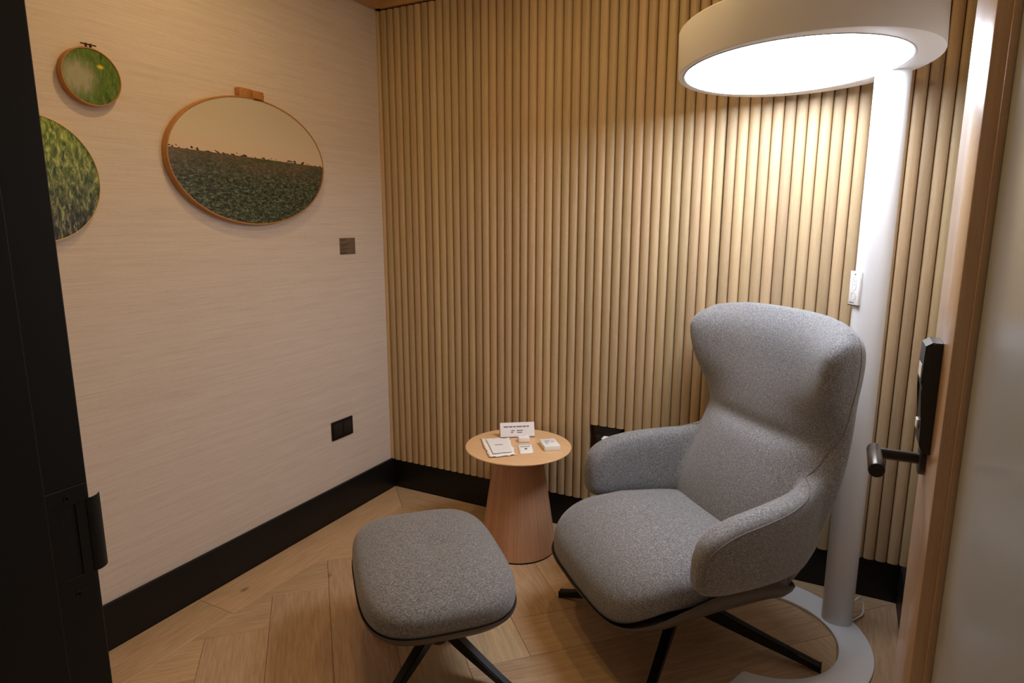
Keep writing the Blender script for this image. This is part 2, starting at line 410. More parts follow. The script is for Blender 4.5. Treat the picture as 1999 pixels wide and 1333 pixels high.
# floor: a subfloor with oak planks laid in 45 degree herringbone inside a straight border
floor = struct(box('floor', XW - .1, XR + .1, -3.6, .12, -.06, -.007, M['subfloor']), 'oak plank floor in herringbone with a straight border')
def clip_poly(poly, a, b, c):            # keep a*x + b*y <= c
    out = []
    for i in range(len(poly)):
        p, q = poly[i], poly[(i + 1) % len(poly)]
        dp, dq = a*p[0] + b*p[1] - c, a*q[0] + b*q[1] - c
        if dp <= 0: out.append(p)
        if (dp < 0) != (dq < 0) and abs(dp - dq) > 1e-12:
            t = dp / (dp - dq); out.append((lerp(p[0], q[0], t), lerp(p[1], q[1], t)))
    return out
def area(poly): return abs(sum(poly[i][0]*poly[(i+1) % len(poly)][1] - poly[(i+1) % len(poly)][0]*poly[i][1] for i in range(len(poly)))) / 2
def inset(poly, d):
    n = len(poly); s = sum(poly[i][0]*poly[(i+1) % n][1] - poly[(i+1) % n][0]*poly[i][1] for i in range(n))
    if s < 0: poly = poly[::-1]
    res = [(-9, -9), (9, -9), (9, 9), (-9, 9)]
    for i in range(n):
        p, q = poly[i], poly[(i+1) % n]; ex, ey = q[0]-p[0], q[1]-p[1]; L = math.hypot(ex, ey)
        if L < 1e-6: continue
        nx, ny = ey / L, -ex / L
        res = clip_poly(res, nx, ny, nx*p[0] + ny*p[1] - d)
        if len(res) < 3: return []
    return res
def plank(poly, ang):
    poly = inset(poly, .0006)
    if len(poly) < 3 or area(poly) < 4e-4: return
    cx = sum(p[0] for p in poly) / len(poly); cy = sum(p[1] for p in poly) / len(poly)
    ca, sa = math.cos(-ang), math.sin(-ang)
    loc = [((p[0]-cx)*ca - (p[1]-cy)*sa, (p[0]-cx)*sa + (p[1]-cy)*ca) for p in poly]
    top = inset(loc, .0012)
    if len(top) != len(loc): top = loc
    s = sum(loc[i][0]*loc[(i+1) % len(loc)][1] - loc[(i+1) % len(loc)][0]*loc[i][1] for i in range(len(loc)))
    # match the start corner of the two rings
    k0 = min(range(len(top)), key=lambda k: (top[k][0]-loc[0][0])**2 + (top[k][1]-loc[0][1])**2)
    s2 = sum(top[i][0]*top[(i+1) % len(top)][1] - top[(i+1) % len(top)][0]*top[i][1] for i in range(len(top)))
    n = len(loc); st = 1 if s * s2 > 0 else -1
    top = [top[(k0 + st * i) % n] for i in range(n)]
    verts = [(x, y, -.007) for x, y in loc] + [(x, y, -.001) for x, y in loc] + [(x, y, 0) for x, y in top]
    faces = [tuple(range(n))] + [tuple(2*n + i for i in range(n))]
    for j in range(2):
        faces += [(j*n + i, j*n + (i+1) % n, (j+1)*n + (i+1) % n, (j+1)*n + i) for i in range(n)]
    o = mesh_obj('plank', verts, faces, M['plank'], floor)
    o.location = (cx, cy, 0); o.rotation_euler = (0, 0, ang)
W = .3135; A0, B0 = .375, -1.992; BW = .205
fx0, fx1, fy0, fy1 = BW, XR - BW, -2.95, -BW
def ab(a, b): return ((a - b) / 2, (a + b) / 2)          # a = x + y, b = y - x
def clipped(poly):
    for c in ((-1, 0, -fx0), (1, 0, fx1), (0, -1, -fy0), (0, 1, fy1)):
        poly = clip_poly(poly, *c)
        if len(poly) < 3: return []
    return poly
for j in range(-14, 14):
    for mm in range(-3, 4):
        a = A0 - j*W + 12*mm*W; b = B0 - (j + 1)*W
        p = clipped([ab(a, b), ab(a + 6*W, b), ab(a + 6*W, b + W), ab(a, b + W)])
        if p: plank(p, PI/4)
        a = A0 + j*W; b = B0 + j*W + 12*mm*W
        p = clipped([ab(a, b), ab(a + W, b), ab(a + W, b + 6*W), ab(a, b + 6*W)])
        if p: plank(p, -PI/4)
for y0, y1 in ((-1.28, 0), (-2.6, -1.28), (-2.95, -2.6)):          # border along the papered wall, mitred in the corner
    poly = [(0, y0), (BW, y0), (BW, y1), (0, y1)]
    if y1 == 0: poly = [(0, y0), (BW, y0), (BW, -BW), (0, 0)]
    plank(poly, PI/2)
    poly = [(XR, y0), (XR - BW, y0), (XR - BW, y1), (XR, y1)]
    if y1 == 0: poly = [(XR, y0), (XR - BW, y0), (XR - BW, -BW), (XR, 0)]
    plank(poly, PI/2)
plank([(0, 0), (BW, -BW), (1.33, -BW), (1.33, 0)], 0)
plank([(1.33, 0), (1.33, -BW), (XR - BW, -BW), (XR, 0)], 0)

# black steel door frame, latch side, with its strike plate
jamb = bpy.data.objects.new('trim_3', None); C.objects.link(jamb); struct(jamb, 'black door frame with strike plate')
JX = 1.29
def jamb_sec():
    poly = [(JX - .15, YN), (JX - .002, YN), (JX, YN - .002), (JX, YN - .0595), (JX + .0015, YN - .0605), (JX + .014, YN - .061), (JX + .016, YN - .063), (JX + .016, YN - .30), (JX - .15, YN - .30)]
    return poly
prism('jamb', jamb_sec(), 0, 2.6, M['black'], jamb)
st = bpy.data.objects.new('strike_plate', None); C.objects.link(st); st.parent = jamb
st.location = (JX, YN - .030, 1.065)
def strike():
    bm = bmesh.new()
    # plate with a rectangular mouth, made as four strips; local y = depth of the frame
    add_box(bm, 0, .0018, -.027, .0255, -.115, -.052, .0006, 1)
    add_box(bm, 0, .0018, -.027, .0255, .052, .078, .0006, 1)
    add_box(bm, 0, .0018, -.027, -.014, -.052, .052)
    add_box(bm, 0, .0018, .010, .0255, -.052, .052)
    return bm_obj('plate', bm, M['black_metal'], st)
strike()
lip = smooth_path([(.001, .024, 0), (.002, .032, 0), (-.001, .040, 0), (-.006, .046, 0)], 5)
bm = bmesh.new(); rows = []
for p in lip:
    rows.append([bm.verts.new((p.x + dx, p.y, z)) for dx, z in ((0, -.055), (0, .055), (.0018, .055), (.0018, -.055))])
for a, b in zip(rows, rows[1:]):
    for k in range(4): bm.faces.new((a[k], a[(k+1) % 4], b[(k+1) % 4], b[k]))
bm.faces.new(rows[0]); bm.faces.new(rows[-1][::-1])
bm_obj('lip', bm, M['black_metal'], st, angle=40)
box('mouth', -.0005, .0004, -.014, .010, -.052, .052, M['black'], st)
for z in (.064, -.078):
    o = lathe('screw', [(.0001, 0), (.0048, 0), (.0042, .0014), (.0018, .0014), (.0016, .0006), (.0001, .0006)], 14, M['black_metal'], st)
    o.rotation_euler = (0, PI/2, 0); o.location = (.0012, 0, z)

# the open oak and frosted-glass door
DX = 2.37; DF = -1.334; DN = -2.36; DT = .056; ST = .215
door = bpy.data.objects.new('door_1', None); C.objects.link(door); door.location = (DX, DF, 0)
struct(door, 'oak framed frosted glass door standing open')
DL = DF - DN
box('stile', 0, DT, -ST, 0, .012, 2.5, M['door_wood'], door, bev=.0025)
box('stile', 0, DT, -DL, -DL + .10, .012, 2.5, M['door_wood'], door, bev=.0025)
box('rail', 0.0005, DT - .0005, -DL + .10, -ST, 2.36, 2.5, M['door_wood'], door, bev=.0015)
box('rail', 0.0005, DT - .0005, -DL + .10, -ST, .012, .16, M['door_wood'], door, bev=.0015)
box('glass_pane', .031, .041, -DL + .095, -ST + .005, .155, 2.365, M['frosted'], door)
for y0, y1 in ((-ST - .008, -ST), ): box('glazing_bead', .020, .031, y0, y1, .16, 2.36, M['door_wood'], door, bev=.001)
# electronic lock
lk = bpy.data.objects.new('lock', None); C.objects.link(lk); lk.parent = door; lk.location = (0, -.088, 1.19)
lk['label'] = 'black electronic lock with pale label'
bm = bmesh.new()
prof = [(-.0005, .103), (-.016, .103), (-.026, .096), (-.027, .06), (-.027, .03), (-.0225, .012), (-.020, -.05), (-.019, -.085), (-.012, -.101), (-.0005, -.102)]
vs1 = [bm.verts.new((x, -.036, z)) for x, z in prof]; vs2 = [bm.verts.new((x, .036, z)) for x, z in prof]
bm.faces.new(vs1); bm.faces.new(vs2[::-1])
for i in range(len(prof)):
    k = (i + 1) % len(prof); bm.faces.new((vs1[i], vs2[i], vs2[k], vs1[k]))
bmesh.ops.bevel(bm, geom=[e for e in bm.edges if abs(e.verts[0].co.y - e.verts[1].co.y) < 1e-6 and e.verts[0].co.x < -.005], offset=.003, segments=2, affect='EDGES')
bm_obj('body', bm, M['dark_grey'], lk, angle=30)
box('label_patch', -.0278, -.0270, -.022, .022, .036, .060, M['paper_grey'], lk)
box('thumb_button', -.024, -.0205, -.012, .012, -.062, -.044, M['white_plastic'], lk, bev=.001)
hd = bpy.data.objects.new('lever_handle', None); C.objects.link(hd); hd.parent = door; hd.location = (0, -.066, 1.062)
hd['label'] = 'dark bronze round bar lever handle'
bm = bmesh.new()
n = 28
poly = [(.024 * math.cos(2*PI*i/n), .030 * math.sin(2*PI*i/n)) for i in range(n)]
r0 = [bm.verts.new((-.0003, y, z * 1.0)) for y, z in poly]; r1 = [bm.verts.new((-.009, y, z)) for y, z in poly]; r2 = [bm.verts.new((-.011, y*.9, z*.9)) for y, z in poly]
for A, B in ((r0, r1), (r1, r2)):
    for k in range(n): bm.faces.new((A[k], A[(k+1) % n], B[(k+1) % n], B[k]))
bm.faces.new(r0[::-1]); bm.faces.new(r2)
bm_obj('rosette', bm, M['dark_grey'], hd, angle=40)
tube('neck', [(-.010, 0, 0), (-.040, 0, 0), (-.080, 0, 0)], .0105, M['bronze'], hd, n=20)
bm = bmesh.new(); add_tube(bm, [(-.083, .018, 0), (-.083, .016, 0), (-.083, -.104, 0), (-.083, -.106, 0)], [.0125, .0138, .0138, .0128], 24)
bm_obj('grip', bm, M['bronze'], hd, angle=40)

# ------------------------------------------------------------------ ceiling lights (unseen fittings, added to give the warm light on the upper walls)
for k, (x, y) in enumerate(((.62, -1.25), (1.45, -1.75), (1.45, -.75))):
    dl = thing('added_downlight', 'added round warm recessed downlight in the ceiling, out of view' + (', nearest the papered wall', ', nearest the doorway', ', nearest the slatted wall')[k], 'downlight', (x, y, HC), group='added ceiling downlights')
    lathe('trim_ring', [(.046, -.001), (.060, -.001), (.060, -.006), (.052, -.010), (.046, -.006)], 32, M['white_plastic'], dl)
    lathe('lens', [(.0005, -.003), (.045, -.003), (.045, -.004), (.0005, -.004)], 32, M['downlight'], dl)
    ld = bpy.data.lights.new('added_downlight_bulb', 'AREA'); ld.shape = 'DISK'; ld.size = .085; ld.energy = ADDED_DOWNLIGHT_W; ld.color = (1.0, .65, .28)
    lo = bpy.data.objects.new('added_downlight_bulb', ld); C.objects.link(lo); lo.parent = dl; lo.location = (0, 0, -.013)

# ------------------------------------------------------------------ reading lamp
lampx, lampy = 2.29, -.236
lp = thing('floor_lamp', 'tall white floor lamp with large round disc head and curved floor plate', 'floor lamp', (lampx, lampy, 0))
def L_(x, y): return (x - lampx, y - lampy)
poly = []
for i in range(49):
    a = math.radians(lerp(-97, 97, i / 48)); poly.append(L_(2.008 + .402 * math.cos(a), -.454 + .402 * math.sin(a)))
for i in range(49):
    a = math.radians(lerp(95, -95, i / 48)); poly.append(L_(2.039 + .262 * math.cos(a), -.450 + .262 * math.sin(a)))
# rounded tips
def round_poly(poly, idx, r, n=5):
    out = []
    for i, p in enumerate(poly):
        if i in idx:
            P = Vector(p); A = (Vector(poly[i-1]) - P).normalized(); B = (Vector(poly[(i+1) % len(poly)]) - P).normalized()
            for k in range(n + 1):
                t = k / n; q = (P + A*r) * (1-t)**2 + P * 2*t*(1-t) + (P + B*r) * t*t; out.append((q.x, q.y))
        else: out.append(p)
    return out
poly = round_poly(poly, (0, 48, 49, 97), .012)
prism('floor_plate', poly, .001, .012, M['white_metal'], lp, bev=.0012)
sec = []
for i in range(40):
    a = 2*PI*i/40; c, s = math.cos(a), math.sin(a); e = 2/2.7
    sec.append((.053 * math.copysign(abs(c)**e, c), .055 * math.copysign(abs(s)**e, s)))
bm = bmesh.new()
Ra = [bm.verts.new((x, y, .0115)) for x, y in sec]; Rb = [bm.verts.new((x, y, 1.978 + .034*(x + lampx - 2.01) - .032*(y + lampy + .454) + .004)) for x, y in sec]
for k in range(40): bm.faces.new((Ra[k], Ra[(k+1) % 40], Rb[(k+1) % 40], Rb[k]))
bm.faces.new(Ra[::-1]); bm.faces.new(Rb)
bm_obj('post', bm, M['white_metal'], lp, angle=60)
# head: slightly tilted disc, lamp panel off-centre inside it
hx, hy = 2.031, -.453; hz0 = 1.978 + .034*(hx - 2.01) - .032*(hy + .454)
head = bpy.data.objects.new('lamp_head', None); C.objects.link(head); head.parent = lp
head.location = (hx - lampx, hy - lampy, hz0)
zax = Vector((-.034, .032, 1)).normalized(); xax = Vector((1, 0, .034)).normalized(); yax = zax.cross(xax).normalized(); xax = yax.cross(zax)
head.rotation_euler = Matrix((xax, yax, zax)).transposed().to_euler()
HR, HH, PRd, px_, py_ = .380, .135, .328, -.028, -.015
bm = bmesh.new(); n = 96
def ring(r, z, cx=0, cy=0): return [bm.verts.new((cx + r*math.cos(2*PI*i/n), cy + r*math.sin(2*PI*i/n), z)) for i in range(n)]
rings = [ring(PRd + .006, .004, px_, py_), ring(PRd + .006, .0, px_, py_), ring(HR - .004, 0), ring(HR - .001, .001), ring(HR, .004), ring(HR, HH - .004), ring(HR - .004, HH), ring(.05, HH), ]
for A, B in zip(rings, rings[1:]):
    for k in range(n): bm.faces.new((A[k], A[(k+1) % n], B[(k+1) % n], B[k]))
bm.faces.new(rings[-1]); bm.faces.new(rings[0][::-1])
bm_obj('housing', bm, M['white_metal'], head, angle=35)
o = lathe('bezel', [(PRd, .0035), (PRd + .0055, .0035), (PRd + .0055, -.0012), (PRd + .004, -.002), (PRd, -.0006)], 96, M['line_grey'], head); o.location = (px_, py_, 0)
o = lathe('diffuser_panel', [(.001, .002), (PRd - .0005, .002), (PRd - .0005, -.0004), (PRd - .004, -.0022), (.001, -.0028)], 96, M['diffuser'], head); o.location = (px_, py_, 0)
# presence sensor where post meets panel
o = lathe('sensor', [(.0005, 0), (.005, 0), (.005, -.003), (.003, -.005), (.0005, -.006)], 16, M['white_plastic'], head); o.location = (.218, .128, -.0005)
# touch panel on the post
tp = bpy.data.objects.new('control_panel', None); C.objects.link(tp); tp.parent = lp
ang = math.radians(214)
tp.location = (.0535 * math.cos(ang) - .0035, .0535 * math.sin(ang) - .0035, 1.278); tp.rotation_euler = (0, 0, ang)
box('panel_body', -.004, .005, -.026, .026, -.058, .058, M['white_plastic'], tp, bev=.0015)
def loop_line(name, pts, parent, mat, r=.0006): return tube(name, pts, r, mat, parent, n=6, closed=True)
loop_line('round_button', [(.0052, .013*math.cos(a), -.028 + .013*math.sin(a)) for a in [2*PI*i/24 for i in range(24)]], tp, M['line_grey'])
pts = [(.0052, .010*math.cos(a), .026 + .010*math.sin(a)) for a in [PI*i/10 for i in range(11)]] + [(.0052, .010*math.cos(a), .002 + .010*math.sin(a)) for a in [PI + PI*i/10 for i in range(11)]]
loop_line('dimmer_button', pts, tp, M['line_grey'])
for z, hh in ((.024, .003), (.012, .003)):
    box('button_mark', .0048, .0054, -.002, .002, z - hh/2, z + hh/2, M['ink'], tp)
box('sensor_dot', .0048, .0056, -.004, .004, .045, .050, M['ink'], tp)
box('maker_mark', .0048, .0054, -.020, .004, -.052, -.048, M['ink'], tp)
box('lower_edge', -.003, .0058, -.026, .026, -.0605, -.0575, M['dark_grey'], tp)
# power cord
pts = smooth_path([(2.20, -.145, .008), (2.15, -.115, .006), (2.08, -.075, .006), (1.95, -.05, .006), (1.75, -.03, .006), (1.45, -.02, .006)], 8)
pts2 = smooth_path([(2.345, -.235, .018), (2.36, -.20, .010), (2.378, -.165, .012), (2.380, -.14, .035), (2.368, -.135, .062), (2.352, -.165, .066), (2.335, -.19, .05)], 8)
bm = bmesh.new()
add_tube(bm, [(p.x - lampx, p.y - lampy, p.z) for p in pts2], .0032, 8)
add_tube(bm, [(p.x - lampx, p.y - lampy, p.z) for p in pts], .0032, 8)
bm_obj('power_cord', bm, M['white_plastic'], lp, angle=60)

# ------------------------------------------------------------------ upholstery tools
def bake_remesh(name, bms, voxel, smooth_it, mat, parent, factor=.5):
    """union the closed shapes, soften, and keep the result as one plain mesh"""
    bm = bms
    bmesh.ops.recalc_face_normals(bm, faces=bm.faces)
    me = bpy.data.meshes.new(name + '_src'); bm.to_mesh(me); bm.free()
    o = bpy.data.objects.new(name + '_src', me); C.objects.link(o)
    md = o.modifiers.new('r', 'REMESH'); md.mode = 'VOXEL'; md.voxel_size = voxel; md.use_smooth_shade = True
    ms = o.modifiers.new('s', 'SMOOTH'); ms.factor = factor; ms.iterations = smooth_it
    dg = bpy.context.evaluated_depsgraph_get(); dg.update()
    res = bpy.data.meshes.new_from_object(o.evaluated_get(dg)); res.name = name
    bpy.data.objects.remove(o, do_unlink=True)
    res.materials.clear()
    return link(name, res, mat, parent, True)
def grid_closed(bm, front, back):
    """front/back: [row][col] of points; closes the rim"""
    F = [[bm.verts.new(p) for p in r] for r in front]; B = [[bm.verts.new(p) for p in r] for r in back]
    R, K = len(F), len(F[0])
    for i in range(R - 1):
        for j in range(K - 1):
            bm.faces.new((F[i][j], F[i][j+1], F[i+1][j+1], F[i+1][j])); bm.faces.new((B[i][j+1], B[i][j], B[i+1][j], B[i+1][j+1]))
    rim = [(0, j) for j in range(K)] + [(i, K-1) for i in range(1, R)] + [(R-1, j) for j in range(K-2, -1, -1)] + [(i, 0) for i in range(R-2, 0, -1)]
    for k in range(len(rim)):
        a, b = rim[k], rim[(k+1) % len(rim)]
        bm.faces.new((F[b[0]][b[1]], F[a[0]][a[1]], B[a[0]][a[1]], B[b[0]][b[1]]))
def sgnpow(v, e): return math.copysign(abs(v)**e, v)
def pad(bm, t0, t1, hw, z0, z1, e_plan, e_vert, deform, nu=64, nv=28):
    """superellipsoid pad between t0..t1 (x), +-hw (y), z0..z1"""
    ct, ht = (t0 + t1)/2, (t1 - t0)/2; cz, hz = (z0 + z1)/2, (z1 - z0)/2
    rows = []
    for j in range(1, nv):
        ph = -PI/2 + PI * j / nv; c, s = sgnpow(math.cos(ph), e_vert), sgnpow(math.sin(ph), e_vert)
        rows.append([bm.verts.new(deform(ct + ht*c*sgnpow(math.cos(2*PI*i/nu), e_plan), hw*c*sgnpow(math.sin(2*PI*i/nu), e_plan), cz + hz*s)) for i in range(nu)])
    bot = bm.verts.new(deform(ct, 0, z0)); top = bm.verts.new(deform(ct, 0, z1))
    for a, b in zip(rows, rows[1:]):
        for i in range(nu): bm.faces.new((a[i], a[(i+1) % nu], b[(i+1) % nu], b[i]))
    for i in range(nu):
        bm.faces.new((bot, rows[0][(i+1) % nu], rows[0][i])); bm.faces.new((top, rows[-1][i], rows[-1][(i+1) % nu]))
def tray(name, t0, t1, hw, rim, depth, e_plan, mat, parent, sqz=None, nu=72):
    """moulded seat shell: rim curve rim(t), walls sloping in to a shallow bottom"""
    ct, ht = (t0 + t1)/2, (t1 - t0)/2
    verts = []; faces = []
    prof = [(.955, .0, -.012), (.995, .0, 0.0), (1.0, .0, -.004), (.985, .35, 0), (.94, .72, 0), (.84, .95, 0), (.6, 1.04, 0), (.25, 1.08, 0)]
    for sc, dz, off in prof:
        for i in range(nu):
            a = 2*PI*i/nu; t = ct + ht*sc*sgnpow(math.cos(a), e_plan); s = hw*sc*sgnpow(math.sin(a), e_plan)
            if sqz: t, s = sqz(t, s)
            verts.append((t, s, rim(ct + ht*sgnpow(math.cos(a), e_plan)) * (1 if dz < .9 else 1) - (depth(ct + ht*sgnpow(math.cos(a), e_plan)) if callable(depth) else depth)*dz + off))
    R = len(prof)
    for j in range(R - 1):
        for i in range(nu): faces.append((j*nu + i, j*nu + (i+1) % nu, (j+1)*nu + (i+1) % nu, (j+1)*nu + i))
    faces.append(tuple(range(nu))); faces.append(tuple((R-1)*nu + i for i in range(nu)))
    o = mesh_obj(name, verts, faces, mat, parent, True); o.data.set_sharp_from_angle(angle=math.radians(50)); return o
def star_leg(parent, ang, length, z_hub, w0, w1, h0, h1, mat, r0=.03):
    """tapered bar from the hub down to the floor"""
    ca, sa = math.cos(ang), math.sin(ang); rows = []
    bm = bmesh.new()
    for k in range(7):
        t = k / 6; r = lerp(r0, length, t); zc_top = lerp(z_hub, h1 + .001, t**.92); h = lerp(h0, h1, t); wd = lerp(w0, w1, t) / 2
        zc_bot = max(.001, zc_top - h)
        rows.append([bm.verts.new((r*ca - s*wd*sa, r*sa + s*wd*ca, z)) for s, z in ((-1, zc_bot), (1, zc_bot), (1, zc_top), (-1, zc_top))])
    for a, b in zip(rows, rows[1:]):
        for k in range(4): bm.faces.new((a[k], a[(k+1) % 4], b[(k+1) % 4], b[k]))
    bm.faces.new(rows[0]); bm.faces.new(rows[-1][::-1])
    bm.normal_update()
    es = [e for e in bm.edges if len(e.link_faces) == 2 and e.calc_face_angle(0) > .6]
    bmesh.ops.bevel(bm, geom=es, offset=.003, segments=2, affect='EDGES')
    return bm_obj('leg', bm, mat, parent, angle=35)

# ------------------------------------------------------------------ lounge chair   (local x = forward, y = towards the door, z up)
CA = math.radians(225.7)
ch = thing('lounge_chair', 'grey tweed wingback lounge chair with black star base beside the white lamp', 'armchair', (1.767, -.578, 0), CA)
WID = [(.26, .270), (.40, .325), (.55, .348), (.70, .350), (.80, .350), (.92, .362), (1.02, .382), (1.10, .390), (1.16, .382), (1.20, .352)]
# front of the pad: down the middle / along the wing edge; back of the pad: middle / edge
FMID = [(.26, -.10), (.42, -.105), (.55, -.135), (.68, -.185), (.755, -.225), (.785, -.262), (.81, -.258), (.86, -.262), (1.0, -.285), (1.12, -.310), (1.20, -.345)]
FEDG = [(.26, -.16), (.45, -.17), (.62, -.245), (.72, -.292), (.79, -.308), (.86, -.285), (.94, -.222), (1.02, -.188), (1.11, -.180), (1.16, -.212), (1.20, -.280)]
BMID = [(.26, -.285), (.45, -.36), (.65, -.425), (.85, -.455), (1.05, -.460), (1.14, -.452), (1.20, -.425)]
BEDG = [(.26, -.235), (.45, -.30), (.65, -.365), (.85, -.395), (1.05, -.390), (1.14, -.380), (1.20, -.365)]
def back_panel(bm):
    nu, nv = 41, 61; fr = []; bk = []
    for j in range(nv):
        v = j / (nv - 1); z = lerp(.265, 1.205, v)
        w_ = interp(WID, z); fm, fe, bm_, be = (interp(T, z) for T in (FMID, FEDG, BMID, BEDG))
        edge_v = (1 - abs(2*v - 1)**16)**.5 if 0 < v < 1 else .12
        a = []; b = []
        for i in range(nu):
            u = lerp(-1, 1, i / (nu - 1)); au = abs(u)
            edge = max(.30, (1 - au**12)**.5) * max(.3, edge_v)
            # the crease under the head cushion fades towards the wings
            fu = lerp(fm, fe, au**2.6); bu = lerp(bm_, be, au**2.2)
            mid, half = (fu + bu)/2, (fu - bu)/2
            zz = z - .030 * au**3 * max(0, (z - 1.05)/.15)
            a.append((mid + half*edge, u*w_, zz)); b.append((mid - half*edge, u*w_, zz))
        fr.append(a); bk.append(b)
    grid_closed(bm, fr, bk)
def arm(bm, sd):
    path = [(-.330, .235), (-.285, .275), (-.20, .314), (-.10, .345), (.0, .364), (.09, .372), (.160, .372), (.198, .370), (.217, .368)]
    top = [.800, .705, .672, .664, .655, .642, .615, .582, .53]
    bot = [.50, .43, .385, .390, .397, .401, .405, .415, .445]
    th = [.08, .088, .092, .096, .098, .098, .095, .080, .05]
    P = smooth_path([(p[0], p[1], 0) for p in path], 5); N = len(P)
    idx = [k / 5 for k in range(N)]
    def at(tab, x):
        i = min(int(x), len(tab) - 2); return lerp(tab[i], tab[i+1], x - i)
    rows = []; n = 28
    for k, p in enumerate(P):
        d = (P[min(k+1, N-1)] - P[max(k-1, 0)]).normalized(); nr = Vector((-d.y, d.x, 0))
        zt, zb, tk = at(top, idx[k]), at(bot, idx[k]), at(th, idx[k])
        r = []
        for q in range(n):
            a = 2*PI*q/n; e = .52
            cx, sz = sgnpow(math.cos(a), e), sgnpow(math.sin(a), e)
            co = p + nr * (tk/2 * cx) + Vector((0, 0, (zt+zb)/2 + (zt-zb)/2*sz))
            # arms splay outwards a little at the top
            co.y += .018 * (co.z - .38) / .25
            r.append(bm.verts.new((co.x, sd*co.y, co.z)))
        rows.append(r)
    for a, b in zip(rows, rows[1:]):
        for k in range(n): bm.faces.new((a[k], a[(k+1) % n], b[(k+1) % n], b[k]))
    bm.faces.new(rows[0]); bm.faces.new(rows[-1][::-1])
bm = bmesh.new(); back_panel(bm)
tmp = []
def merged(parts):
    out = bmesh.new()
    for f in parts:
        b = bmesh.new(); f(b); bmesh.ops.recalc_face_normals(b, faces=b.faces)
        me = bpy.data.meshes.new('t'); b.to_mesh(me); b.free(); out.from_mesh(me); bpy.data.meshes.remove(me)
    return out
bm.free()
def no_recalc_bake(name, bm, voxel, it, mat, parent): 
    return bake_remesh(name, bm, voxel, it, mat, parent)
back = bake_remesh('back_and_arms', merged([back_panel, lambda b: arm(b, 1), lambda b: arm(b, -1)]), .0095, 12, M['fabric'], ch)
def seat_def(t, s, z):
    q = (t - .10) / .33
    z2 = z - .030 * max(0, -q) - .080 * max(0, q)**3 * (1.0 if z > .34 else .45)
    s2 = s * (1 - .07 * max(0, q)**2)
    t2 = t - .018 * (abs(s) / .32)**2.2 * max(0, q)
    return (t2, s2, z2)
bm = bmesh.new(); pad(bm, -.24, .432, .338, .285, .476, .33, .66, seat_def)
bm_obj('seat_cushion', bm, M['fabric'], ch, smooth=True)
rimf = lambda t: interp([(-.28, .30), (-.20, .335), (-.12, .372), (.0, .384), (.12, .372), (.22, .345), (.33, .308), (.43, .276)], t)
def shell_xy(t, s):
    x, y, _ = seat_def(t, s, .3); return x, y
tray('seat_shell', -.262, .440, .356, rimf, lambda t: interp([(-.3, .035), (-.2, .060), (-.1, .092), (.05, .105), (.25, .07), (.43, .026)], t), .34, M['shell'], ch, sqz=shell_xy)
lathe('swivel_column', [(.0005, .10), (.034, .10), (.034, .24), (.06, .27), (.14, .285), (.0005, .29)], 28, M['black_metal'], ch)
lathe('hub', [(.0005, .085), (.03, .085), (.045, .10), (.045, .15), (.036, .165), (.0005, .166)], 28, M['black_metal'], ch)
for k in range(4): star_leg(ch, k*PI/2 - CA + .0, .482, .165, .036, .026, .055, .024, M['black_metal'])
# stitched seams along the outer edge of each arm and up the side of the back
from mathutils.bvhtree import BVHTree
tree = BVHTree.FromPolygons([v.co.copy() for v in back.data.vertices], [tuple(p.vertices) for p in back.data.polygons])
for sd in (1, -1):
    pts = []
    ctl = [(.205, .452), (.205, .50), (.196, .548), (.165, .583), (.10, .612), (.0, .628), (-.10, .640), (-.19, .660), (-.255, .700), (-.295, .76), (-.325, .84), (-.335, .95), (-.335, 1.05), (-.330, 1.12), (-.335, 1.155)]
    for p in smooth_path([(c[0], 0, c[1]) for c in ctl], 6):
        h = tree.ray_cast(Vector((p.x, .7*sd, p.z)), Vector((0, -sd, 0)))
        if h[0] is not None: pts.append(h[0] + h[1]*.0003)
    if len(pts) > 4: tube('seam', pts, .0019, M['thread'], ch, n=6)

# ------------------------------------------------------------------ footstool
F = Vector((math.cos(CA), math.sin(CA), 0)); S = Vector((-F.y, F.x, 0))
oc = Vector((1.767, -.578, 0)) + S * (-.135) + F * .925 + Vector((.016, .008, 0)); STOOL_HUB = Vector((.03, 0, 0))
ot = thing('footstool', 'grey tweed footstool with rounded pad and black star base', 'footstool', oc, CA)
def stool_def(t, s, z):
    r2 = (t/.24)**2 + (s/.32)**2
    if z > .36: z -= .010 * math.exp(-r2 * 30) + .005 * math.exp(-(t/.012)**2 - (s/.10)**2) + .004 * math.exp(-((s - .01)/.012)**2 - ((t + .05)/.05)**2)
    return (t, s, z)
bm = bmesh.new(); pad(bm, -.249, .249, .346, .275, .440, .56, .72, stool_def, 96, 60)
bm_obj('cushion', bm, M['fabric'], ot, smooth=True)
tray('shell', -.252, .252, .349, lambda t: .330, .045, .56, M['shell'], ot)
hb = (Matrix.Rotation(-CA, 3, 'Z') @ STOOL_HUB)
lathe('hub', [(.0005, .085), (.03, .085), (.042, .10), (.042, .20), (.07, .27), (.12, .28), (.0005, .285)], 28, M['black_metal'], ot).location = hb
for k in range(4): star_leg(ot, k*PI/2 - CA - .07, .298, .17, .036, .026, .05, .024, M['black_metal']).location = hb

# ------------------------------------------------------------------ side table
tb = thing('side_table', 'small round oak side table with conical veneered base', 'table', (.945, -.288, 0))
lathe('table_top', [(.0005, .478), (.205, .478), (.236, .487), (.2425, .4915), (.2425, .494), (.2410, .496), (.0005, .496)], 96, M['table_top'], tb)
lathe('base', [(.0005, .008), (.177, .008), (.1768, .010), (.108, .478), (.0005, .478)], 96, M['veneer'], tb, angle=50)
lathe('base_rim', [(.0005, .0005), (.176, .0005), (.176, .0085), (.0005, .0085)], 64, M['black'], tb)

